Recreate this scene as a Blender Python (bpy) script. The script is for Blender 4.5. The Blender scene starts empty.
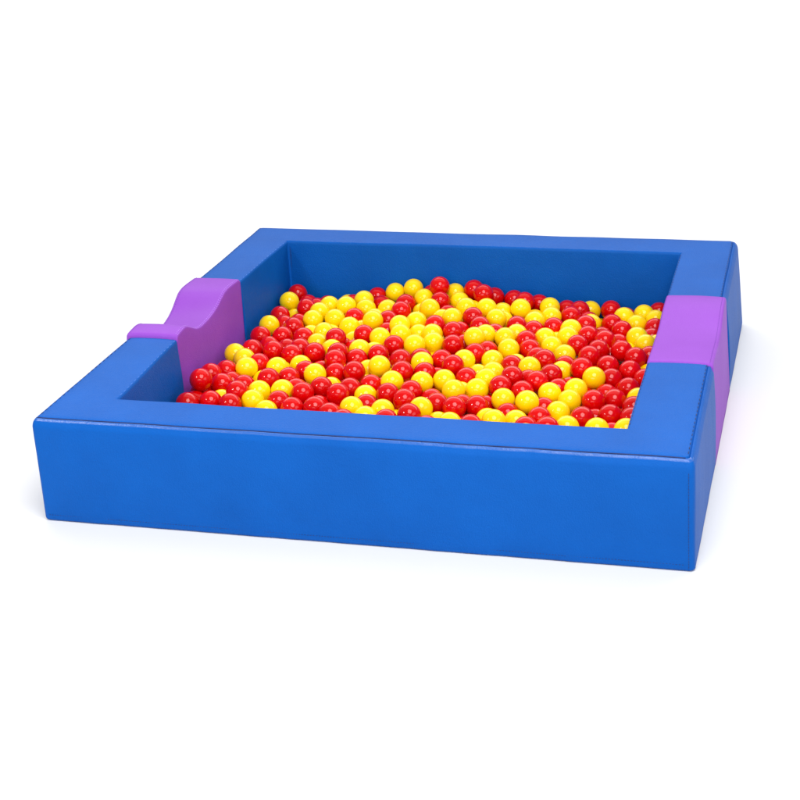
import bpy, bmesh, math, random
from mathutils import Vector, Matrix, noise

scene = bpy.context.scene
COL = scene.collection
random.seed(4)

# ------------------------------------------------------------------ camera
def camera():
    yaw, pit, rol, f = -0.27217606, 0.38997636, -0.04992681, 1550.31361
    fw = Vector((math.sin(yaw) * math.cos(pit), math.cos(yaw) * math.cos(pit), -math.sin(pit)))
    r = Vector((math.cos(yaw), -math.sin(yaw), 0))
    u = r.cross(fw)
    r2 = r * math.cos(rol) + u * math.sin(rol)
    u2 = -r * math.sin(rol) + u * math.cos(rol)
    cd = bpy.data.cameras.new('camera')
    cd.sensor_width = 36
    cd.lens = f / 800 * 36
    cd.clip_end = 500
    co = bpy.data.objects.new('camera', cd)
    COL.objects.link(co)
    m = Matrix((r2, u2, -fw)).transposed().to_4x4()
    m.translation = Vector((1.26502075, -4.95473781, 2.14425243))
    co.matrix_world = m
    scene.camera = co
camera()

# ------------------------------------------------------------------ white studio surround and lamps
WORLD = 0.32
world = bpy.data.worlds.new('World')
scene.world = world
world.use_nodes = True
bg = world.node_tree.nodes['Background']
bg.inputs['Color'].default_value = (1, 1, 1, 1)
bg.inputs['Strength'].default_value = WORLD

def softbox(name, loc, target, sx, sy, radiance, color=(1, 1, 1)):
    ld = bpy.data.lights.new(name, 'AREA')
    ld.shape = 'ELLIPSE'
    ld.size, ld.size_y = sx, sy
    ld.energy = radiance * math.pi * sx * sy * .785
    ld.color = color
    o = bpy.data.objects.new(name, ld)
    COL.objects.link(o)
    o.location = loc
    o.rotation_euler = (Vector(target) - Vector(loc)).to_track_quat('-Z', 'Y').to_euler()
    return o
softbox('key_softbox', (1.2, -2.75, 4.2), (0, -0.1, 0.1), 3.0, 3.4, 7.8)
softbox('added_front_fill', (0.2, -6.5, 1.9), (0, -0.5, 0.2), 4.4, 2.8, 3.3)  # added fill, lifts the front face and the inner back wall
softbox('added_side_fill', (4.6, -2.2, 2.3), (0, 0, 0.2), 3.4, 2.4, 2.2)  # fill added on the right to brighten the left inner faces
softbox('strip_softbox', (-1.9, -2.0, 2.0), (0.2, 0, 0.1), 0.26, 0.40, 85.0)
softbox('added_overhead_fill', (-0.5, 4.5, 8.0), (-0.5, 5.0, 0), 16.0, 9.0, 0.78)  # high lamp added only to whiten the floor around the pit
softbox('backdrop_softbox', (-1.0, 9.0, 6.0), (-1.0, 9.5, 0), 26.0, 9.0, 2.9)

scene.view_settings.view_transform = 'Standard'
scene.view_settings.look = 'None'
scene.view_settings.exposure = 0.04
scene.view_settings.gamma = 1.0
scene.view_settings.use_curve_mapping = False
scene.cycles.max_bounces = 8

# ------------------------------------------------------------------ sizes (metres)
HX, HY, H = 1.0, 1.0471, 0.3476            # outer half width, half depth, wall height
XI, YI = 1.0 - 0.2082, 1.0471 - 0.1918     # inner half width, half depth
JOINT = 0.322                              # where the foam walls meet the step blocks

# ------------------------------------------------------------------ materials
def new_mat(name):
    m = bpy.data.materials.new(name)
    m.use_nodes = True
    nt = m.node_tree
    return m, nt, nt.nodes['Principled BSDF']

def leather(name, base, dark, rough=0.48, grain=0.5, spec=.12):
    m, nt, p = new_mat(name)
    N, L = nt.nodes, nt.links
    tc = N.new('ShaderNodeTexCoord')
    n1 = N.new('ShaderNodeTexNoise'); n1.inputs['Scale'].default_value = 5.0; n1.inputs['Detail'].default_value = 5
    L.new(tc.outputs['Object'], n1.inputs['Vector'])
    mix = N.new('ShaderNodeMix'); mix.data_type = 'RGBA'
    mix.inputs['A'].default_value = (*dark, 1); mix.inputs['B'].default_value = (*base, 1)
    mr = N.new('ShaderNodeMapRange'); mr.inputs['From Min'].default_value = .3; mr.inputs['From Max'].default_value = .7
    L.new(n1.outputs['Fac'], mr.inputs['Value'])
    L.new(mr.outputs['Result'], mix.inputs['Factor'])
    L.new(mix.outputs['Result'], p.inputs['Base Color'])
    v = N.new('ShaderNodeTexVoronoi'); v.inputs['Scale'].default_value = 240
    n2 = N.new('ShaderNodeTexNoise'); n2.inputs['Scale'].default_value = 150; n2.inputs['Detail'].default_value = 4
    L.new(tc.outputs['Object'], v.inputs['Vector']); L.new(tc.outputs['Object'], n2.inputs['Vector'])
    add = N.new('ShaderNodeMath'); add.operation = 'ADD'
    L.new(v.outputs['Distance'], add.inputs[0]); L.new(n2.outputs['Fac'], add.inputs[1])
    b = N.new('ShaderNodeBump'); b.inputs['Strength'].default_value = grain; b.inputs['Distance'].default_value = .0012
    L.new(add.outputs['Value'], b.inputs['Height'])
    n3 = N.new('ShaderNodeTexNoise'); n3.inputs['Scale'].default_value = 14; n3.inputs['Detail'].default_value = 2
    L.new(tc.outputs['Object'], n3.inputs['Vector'])
    b2 = N.new('ShaderNodeBump'); b2.inputs['Strength'].default_value = .28; b2.inputs['Distance'].default_value = .006
    L.new(n3.outputs['Fac'], b2.inputs['Height']); L.new(b.outputs['Normal'], b2.inputs['Normal'])
    L.new(b2.outputs['Normal'], p.inputs['Normal'])
    r = N.new('ShaderNodeMapRange'); r.inputs['To Min'].default_value = rough - .05; r.inputs['To Max'].default_value = rough + .07
    L.new(n2.outputs['Fac'], r.inputs['Value']); L.new(r.outputs['Result'], p.inputs['Roughness'])
    p.inputs['IOR'].default_value = 1.45
    p.inputs['Specular IOR Level'].default_value = spec
    return m

def plastic(name, base, rough=.11):
    m, nt, p = new_mat(name)
    N, L = nt.nodes, nt.links
    oi = N.new('ShaderNodeObjectInfo')
    hs = N.new('ShaderNodeHueSaturation')
    hs.inputs['Color'].default_value = (*base, 1)
    mr = N.new('ShaderNodeMapRange'); mr.inputs['To Min'].default_value = .90; mr.inputs['To Max'].default_value = 1.05
    L.new(oi.outputs['Random'], mr.inputs['Value']); L.new(mr.outputs['Result'], hs.inputs['Value'])
    L.new(hs.outputs['Color'], p.inputs['Base Color'])
    tc = N.new('ShaderNodeTexCoord')
    n = N.new('ShaderNodeTexNoise'); n.inputs['Scale'].default_value = 40; n.inputs['Detail'].default_value = 1
    L.new(tc.outputs['Object'], n.inputs['Vector'])
    b = N.new('ShaderNodeBump'); b.inputs['Strength'].default_value = .05; b.inputs['Distance'].default_value = .004
    L.new(n.outputs['Fac'], b.inputs['Height']); L.new(b.outputs['Normal'], p.inputs['Normal'])
    p.inputs['Roughness'].default_value = rough
    p.inputs['IOR'].default_value = 1.46
    p.inputs['Specular IOR Level'].default_value = .40
    return m

BLUE = leather('blue_leatherette', (.0018, .097, .43), (.0015, .084, .38))
SHINY_BLUE = leather('stretched_blue_leatherette', (.0018, .097, .43), (.0015, .084, .38), rough=.36, grain=.3, spec=.75)
PURPLE = leather('purple_leatherette', (.285, .074, .52), (.265, .067, .485), rough=.5, grain=.4)
m, nt, p = new_mat('navy_thread'); p.inputs['Base Color'].default_value = (.006, .022, .12, 1); p.inputs['Roughness'].default_value = .7; NAVY = m
m, nt, p = new_mat('blue_thread'); p.inputs['Base Color'].default_value = (.03, .17, .62, 1); p.inputs['Roughness'].default_value = .6; BTHREAD = m
m, nt, p = new_mat('lilac_thread'); p.inputs['Base Color'].default_value = (.50, .24, .76, 1); p.inputs['Roughness'].default_value = .6; LILAC = m
m, nt, p = new_mat('violet_thread'); p.inputs['Base Color'].default_value = (.16, .03, .36, 1); p.inputs['Roughness'].default_value = .7; VIOLET = m
RED = plastic('red_plastic', (.62, .001, .0015))
YELLOW = plastic('yellow_plastic', (1.0, .68, .002))
m, nt, p = new_mat('white_floor')
n = nt.nodes.new('ShaderNodeTexNoise'); n.inputs['Scale'].default_value = 2
mx = nt.nodes.new('ShaderNodeMix'); mx.data_type = 'RGBA'
mx.inputs['A'].default_value = (.73, .73, .73, 1); mx.inputs['B'].default_value = (.74, .74, .74, 1)
nt.links.new(n.outputs['Fac'], mx.inputs['Factor']); nt.links.new(mx.outputs['Result'], p.inputs['Base Color'])
p.inputs['Roughness'].default_value = .7; FLOOR = m

# ------------------------------------------------------------------ helpers
def link(name, verts, faces, mat, parent=None, smooth=True):
    me = bpy.data.meshes.new(name)
    me.from_pydata(verts, [], faces)
    bm = bmesh.new(); bm.from_mesh(me)
    bmesh.ops.recalc_face_normals(bm, faces=bm.faces)
    bm.to_mesh(me); bm.free()
    me.materials.append(mat)
    if smooth:
        me.polygons.foreach_set('use_smooth', [True] * len(me.polygons))
    o = bpy.data.objects.new(name, me)
    COL.objects.link(o)
    o.parent = parent
    return o

def thing(name, label, cat, group=None):
    o = bpy.data.objects.new(name, None)
    COL.objects.link(o)
    o['label'] = label; o['category'] = cat
    if group: o['group'] = group
    return o

def wob(p, amp, sc=3.0):
    return amp * noise.noise(Vector(p) * sc)

def resample(pts, step):
    pts = [Vector(p) for p in pts]
    out = [pts[0]]; acc = 0
    for a, b in zip(pts, pts[1:]):
        L = (b - a).length; t = step - acc
        while t <= L:
            out.append(a.lerp(b, t / L)); t += step
        acc = L - (t - step)
    return out

def thread(name, pts, mat, parent, rad=.0013, dash=.017, gap=.014):
    """dashes of sewing thread lying along a line of points; gap 0 gives one cord"""
    V, Fc = [], []
    def tube(ch, cap=True):
        k0 = len(V); n = 6
        for i, q in enumerate(ch):
            a = ch[max(i - 1, 0)]; b = ch[min(i + 1, len(ch) - 1)]
            d = (b - a).normalized()
            s = d.cross(Vector((0, 0, 1)))
            if s.length < .1: s = d.cross(Vector((1, 0, 0)))
            s.normalize(); t = s.cross(d)
            rr = rad * (.55 if (cap and i in (0, len(ch) - 1)) else 1)
            for j in range(n):
                an = 2 * math.pi * j / n
                V.append(tuple(q + s * math.cos(an) * rr + t * math.sin(an) * rr))
        for i in range(len(ch) - 1):
            for j in range(n):
                Fc.append((k0 + i * n + j, k0 + i * n + (j + 1) % n, k0 + (i + 1) * n + (j + 1) % n, k0 + (i + 1) * n + j))
        Fc.append(tuple(k0 + j for j in range(n)))
        Fc.append(tuple(k0 + (len(ch) - 1) * n + j for j in reversed(range(n))))
    if gap == 0:
        tube(resample(pts, .02))
    else:
        fine = resample(pts, .0015)
        per = int((dash + gap) / .0015); dn = int(dash / .0015)
        for i in range(0, len(fine) - dn, per):
            c = fine[i:i + dn + 1]
            tube([c[0], c[len(c) // 3], c[2 * len(c) // 3], c[-1]])
    return link(name, V, Fc, mat, parent)

# cross-section of a wall: (distance inwards from the outer face, height); goes up the outer face, over the top, down the inner face
def profile(t, groove):
    P = []
    rb = .010
    for k in range(6):                                  # rounded bottom outer edge
        a = math.pi / 2 * k / 5
        P.append((rb * (1 - math.sin(a)), rb * (1 - math.cos(a))))
    for k in range(1, 10): P.append((0, rb + (H - .036 - rb) * k / 10))
    if groove:                                          # sewn seam: round shoulder, tight groove, then the flat top
        for k in range(9):
            a = math.radians(78) * k / 8
            P.append((.017 * (1 - math.cos(a)), H - .034 + .0312 * math.sin(a)))
        P += [(.0152, H - .0048), (.0158, H - .0085), (.0170, H - .0085), (.0177, H - .0030), (.0190, H - .0008), (.021, H)]
    else:
        for k in range(7):
            a = math.pi / 2 * k / 6; rr = .009
            P.append((rr * (1 - math.cos(a)), H - rr + rr * math.sin(a)))
    for k in range(1, 9): P.append((.023 + (t - .040) * k / 8, H))
    for k in range(8):                                  # rounded inner edge
        a = math.pi / 2 * k / 7; rr = .012
        P.append((t - rr + rr * math.sin(a), H - rr + rr * math.cos(a)))
    for k in range(1, 12): P.append((t, (H - .012) * (1 - k / 11)))
    return P

def splay(x, y, z):    # the right-hand side leans out a little towards its foot
    return (.010 + .0105 * (y + 1)) * max(0, 1 - z / H) * max(0, min(1, (x - .8) / .2)) if x > .8 else 0

def bow(y):            # the side walls are pushed out a little by the balls
    return 1 - min(1, abs(y - .15) / .95) ** 2

def wall_u(root, sgn, cname):
    """U-shaped upholstered wall: one long beam and two short arms.  sgn -1 is the front one, +1 the back one"""
    tx, ty = 1.0 - XI, HY - YI
    st = []                                             # stations: outer xy, inner xy, inset
    yt = sgn * JOINT
    n = 40
    def arm(s, rev):
        L = []
        for k in range(n + 1):
            f = k / n
            L.append(((s * HX, yt + (sgn * (HY - .014) - yt) * f), (s * XI, yt + (sgn * (YI - .0) - yt) * f), 0))
        tip = [((s * HX, yt + sgn * d), (s * XI, yt + sgn * d), i) for d, i in ((0.0, .007), (.0008, .004), (.003, .0015))]
        L[0] = ((s * HX, yt + sgn * .008), (s * XI, yt + sgn * .008), 0)
        L = tip + L
        return L[::-1] if rev else L
    def corner(s, rev):
        L = []
        r = .014
        for k in range(1, 7):
            a = math.pi / 2 * k / 7
            L.append(((s * (HX - r + r * math.cos(a)), sgn * (HY - r + r * math.sin(a))), (s * XI, sgn * YI), 0))
        return L[::-1] if rev else L
    st += arm(-1, False) + corner(-1, False)
    m = 170
    for k in range(m + 1):
        f = k / m
        st.append(((-(HX - .014) + 2 * (HX - .014) * f, sgn * HY), (-XI + 2 * XI * f, sgn * YI), 0))
    st += corner(1, True) + arm(1, True)
    P = profile(tx, True)
    nP = len(P)
    # inward normals of the profile for the tip insets
    nrm = []
    for i in range(nP):
        a = P[max(i - 1, 0)]; b = P[min(i + 1, nP - 1)]
        d = Vector((b[0] - a[0], b[1] - a[1])).normalized()
        nrm.append((d[1], -d[0]))
    V = []
    for (o, i, ins) in st:
        for k, (u, z) in enumerate(P):
            u2 = u + nrm[k][0] * ins; z2 = max(0, z + nrm[k][1] * ins)
            f = u2 / tx
            x = o[0] + (i[0] - o[0]) * f; y = o[1] + (i[1] - o[1]) * f
            # puffed cushions: faces swell between their seams
            zz = max(0, min(1, z2 / H)); sw = math.sin(math.pi * zz) ** .7
            onside = abs(abs(x) - HX) < .02 or (abs(abs(x) - XI) < .012 and abs(y) < YI)
            if k < 18:                                   # outer face
                a = .005 * sw
                if abs(o[1]) > HY - .013: y += sgn * a * min(1, (HX - abs(o[0])) / .10)
                else: x += math.copysign(a, x) * min(1, abs(abs(o[1]) - HY) / .10)
            elif k > nP - 13:                            # inner face
                a = .007 * sw * math.sin(math.pi * min(1, max(0, zz)))
                if abs(i[1]) > YI - .001 and abs(i[0]) < XI - .001: y -= sgn * a * min(1, (XI - abs(i[0])) / .06)
                elif abs(i[1]) < YI - .001: x -= math.copysign(a, x) * min(1, abs(abs(i[1]) - YI) / .06)
            elif .03 < u < tx - .03:
                z2 += .0025 * math.sin(math.pi * f)
            # slack of the cover
            if f > .5 and x < 0:
                x -= .024 * bow(y) * (f - .5) * 2 * (1 if abs(y) < YI + .02 else 0)
            q = (x, y, z2)
            if abs(z2 - H) < .03: z2 += wob((x, y, 1), .0022, 4)
            x += wob((x, y, z2), .0016, 5); y += wob((y, z2, x), .0016, 5)
            # gathers under the seam
            if k < 26 and z2 > H - .12 and abs(o[1]) > HY - .013:
                g = (z2 - (H - .12)) / .12
                y += sgn * g * (.0022 * noise.noise(Vector((x * 16, 3, z2 * 6))) + .0012 * noise.noise(Vector((x * 45, 7, z2 * 9))))
            elif k < 26 and z2 < .10 and abs(o[1]) > HY - .013:
                y += sgn * (.10 - z2) / .10 * .0016 * noise.noise(Vector((x * 14, 11, z2 * 6)))
            x += splay(x, y, z2)
            V.append((x, y, max(z2, .0005)))
    Fc = []
    for s in range(len(st) - 1):
        for k in range(nP - 1):
            Fc.append((s * nP + k, s * nP + k + 1, (s + 1) * nP + k + 1, (s + 1) * nP + k))
        Fc.append((s * nP + nP - 1, s * nP, (s + 1) * nP, (s + 1) * nP + nP - 1))
    Fc.append(tuple(range(nP)))
    Fc.append(tuple((len(st) - 1) * nP + k for k in reversed(range(nP))))
    cover = link('cover', V, Fc, BLUE, root)
    cover.data.materials.append(SHINY_BLUE)             # the vinyl is stretched glossy over the sewn edge
    for i, f in enumerate(cover.data.polygons):
        if len(f.vertices) == 4 and 20 <= min(v % nP for v in f.vertices) and max(v % nP for v in f.vertices) < 25 and abs(f.center[1]) > HY - .03: f.material_index = 1
    return cover

# ------------------------------------------------------------------ floor
S = 60
fl = link('floor', [(-S, -S, 0), (S, -S, 0), (S, S, 0), (-S, S, 0)], [(0, 1, 2, 3)], FLOOR, smooth=False)
fl['kind'] = 'structure'

# ------------------------------------------------------------------ the two blue foam walls
front = thing('foam_border', 'U-shaped blue leatherette foam border nearest the camera with a seam along its top edge', 'foam border', 'blue foam borders of the ball pit')
wall_u(front, -1, 'cover')
back = thing('foam_border', 'U-shaped blue leatherette foam border at the back, behind the balls', 'foam border', 'blue foam borders of the ball pit')
wall_u(back, 1, 'cover')

def zt(x, y): return H + wob((x, y, 1), .0022, 4)
def seam_set(root, sgn):
    def line(pts, n=60):
        out = []
        for (a, b) in zip(pts, pts[1:]):
            for k in range(n): out.append(tuple(a[j] + (b[j] - a[j]) * k / n for j in range(3)))
        out.append(pts[-1]); return out
    ya, yb = sgn * JOINT, sgn * (HY - .02)
    # stitches beside the outer top edges of the arms and of the beam
    for s in (-1, 1):
        pts = [(x, y, zt(x, y) + .0006) for (x, y, z) in line([(s * (HX - .0205), ya + sgn * .012, 0), (s * (HX - .0205), yb, 0)])]
        thread('stitching', pts, NAVY, root)
        # inner top edge of the arm
        pts = []
        for (x, y, z) in line([(s * (XI + .006), ya + sgn * .012, 0), (s * (XI + .006), sgn * (YI + .002), 0)]):
            if s < 0: x -= .024 * bow(y) * .94
            pts.append((x, y, zt(x, y) - .0016))
        thread('stitching', pts, NAVY if s > 0 else BTHREAD, root)
    pts = [(x, sgn * (HY - .0170), zt(x, sgn * (HY - .0170)) - .0034) for (x, y, z) in line([(-HX + .014, 0, 0), (HX - .014, 0, 0)], 120)]
    thread('groove_shade_cord', pts, NAVY, root, rad=.0021, gap=0)  # dark cord put in for the shade inside the seam groove
    # bottom hem stitches of the beam
    pts = [(x, sgn * (HY + .0012), .022) for (x, y, z) in line([(-HX + .02, 0, 0), (HX - .02, 0, 0)], 120)]
    thread('hem_stitching', pts, NAVY, root, rad=.0008, dash=.005, gap=.005)
    # upright seams near the ends of the beam
    for s in (1,):
        pts = [(s * (HX - .0165) + splay(.9835, sgn * HY, z), sgn * (HY + .0006 + .0008 * math.sin(math.pi * z / H)), z) for (x, y, z) in line([(0, 0, .012), (0, 0, H - .036)])]
        thread('side_seam', pts, NAVY, root, rad=.0009, dash=.006, gap=.004)
    # upright seams in the inner corners
    for s in (-1, 1):
        pts = [(s * (XI + .001), sgn * (YI + .0005), z) for (x, y, z) in line([(0, 0, .02), (0, 0, H - .008)])]
        thread('corner_seam', pts, NAVY, root, rad=.0014, gap=0)
seam_set(front, -1)
seam_set(back, 1)

# ------------------------------------------------------------------ the two purple step blocks
DEEP = [(.322, .350), (.316, .3555), (.305, .3585), (.28, .3595), (.25, .361), (.22, .3618), (.19, .3615), (.165, .3585), (.145, .353), (.12, .342), (.095, .3295), (.07, .3185), (.04, .309), (.01, .3025), (-.02, .2985), (-.05, .2965), (-.08, .296),
        (-.105, .2985), (-.13, .306), (-.15, .3165), (-.168, .329), (-.185, .341), (-.20, .3505), (-.214, .3575), (-.227, .362), (-.24, .3642), (-.262, .3645), (-.285, .3632), (-.304, .3618), (-.313, .3604), (-.319, .3575), (-.322, .350)]
SHALLOW = [(.322, .3505), (.316, .3555), (.305, .3585), (.28, .3595), (.25, .3595), (.22, .359), (.19, .357), (.165, .3535), (.14, .349), (.115, .3445), (.09, .340), (.065, .336), (.04, .333), (.01, .331), (-.02, .3305), (-.05, .331), (-.08, .3325),
           (-.11, .3345), (-.135, .3365), (-.16, .3385), (-.185, .341), (-.21, .343), (-.235, .345), (-.26, .3468), (-.28, .348), (-.297, .349), (-.308, .3492), (-.315, .3478), (-.319, .3455), (-.322, .341)]
def step_block(root, sx, depth, line):
    def ztop(f, y, z):
        dz = z - .352
        k = depth * (1.22 - .54 * f)                    # the dip is a little deeper at the outer side
        return .352 + dz * (k if dz < 0 else 1)
    T = 1.0 - XI
    rr = .010
    cross = []                                          # across the block: (fraction position, drop below the top)
    for k in range(6):
        a = math.pi / 2 * k / 5
        cross.append((rr * (1 - math.sin(math.pi / 2 - a)) , rr * (1 - math.cos(math.pi / 2 - a))))
    cross = [(rr - rr * math.sin(a), rr - rr * math.cos(a)) for a in [math.pi / 2 * (1 - k / 5) for k in range(6)]]
    left = cross
    mid = [(rr + (T - 2 * rr) * k / 12, 0) for k in range(1, 12)]
    right = [(T - u, d) for (u, d) in reversed(cross)]
    ring = left + mid + right
    nz = 10
    V = []
    for (y, z) in line:
        row = []
        for k in range(nz):                             # outer side, bottom to top
            row.append((0.0, k / nz))
        row = [('s', 0.0, k / nz) for k in range(nz)] + [('t', u, d) for (u, d) in ring] + [('s', T, 1 - (k + 1) / nz) for k in range(nz)]
        for (kind, u, v) in row:
            f = u / T
            top = ztop(f, y, z)
            zz = top - v if kind == 't' else (top - rr) * v
            x = HX - u
            if sx < 0 and f > .5: x += .024 * bow(y) * (f - .5) * 2
            sw = math.sin(math.pi * max(0, min(1, zz / H))) * math.sin(math.pi * (y + .322) / .644) if kind == 's' else 0
            x += (.006 * sw if f < .5 else -.006 * sw)
            if kind == 't' and .02 < u < T - .02: zz += .0018 * math.sin(math.pi * f)
            zz += wob((sx * x, y, 2), .0015, 6) if zz > .02 else 0
            x += wob((y, zz, sx), .0014, 6)
            if sx > 0: x += splay(x, y, zz)
            V.append((sx * x, y + wob((x, zz, 5), .0008, 6), max(zz, .0005)))
    n = len(row); Fc = []
    for s in range(len(line) - 1):
        for k in range(n - 1): Fc.append((s * n + k, s * n + k + 1, (s + 1) * n + k + 1, (s + 1) * n + k))
        Fc.append((s * n + n - 1, s * n, (s + 1) * n, (s + 1) * n + n - 1))
    Fc.append(tuple(range(n))); Fc.append(tuple((len(line) - 1) * n + k for k in reversed(range(n))))
    link('cover', V, Fc, PURPLE, root)
    for u, off, mat in ((T - .004, .0022, LILAC if sx < 0 else VIOLET), (T - .0125, -.0006, LILAC if sx < 0 else None), (.0115, -.0006, VIOLET)):
        if mat is None: continue
        f = u / T; pts = []
        for (y, z) in line[1:-1]:
            x = HX - u
            if sx < 0 and f > .5: x += .024 * bow(y) * (f - .5) * 2
            pts.append((sx * x, y, ztop(f, y, z) - off + wob((sx * x, y, 2), .0015, 6)))
        thread('stitching', pts, mat, root, rad=.0009, dash=.007, gap=.006)
lb = thing('step_block', 'purple foam entry block with a deep scooped top, in the left side of the pit', 'foam block', 'purple foam entry blocks')
step_block(lb, -1, 1.0, DEEP)
rb = thing('step_block', 'purple foam entry block with a shallow curved top, in the right side of the pit', 'foam block', 'purple foam entry blocks')
step_block(rb, 1, 1.0, SHALLOW)

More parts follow.
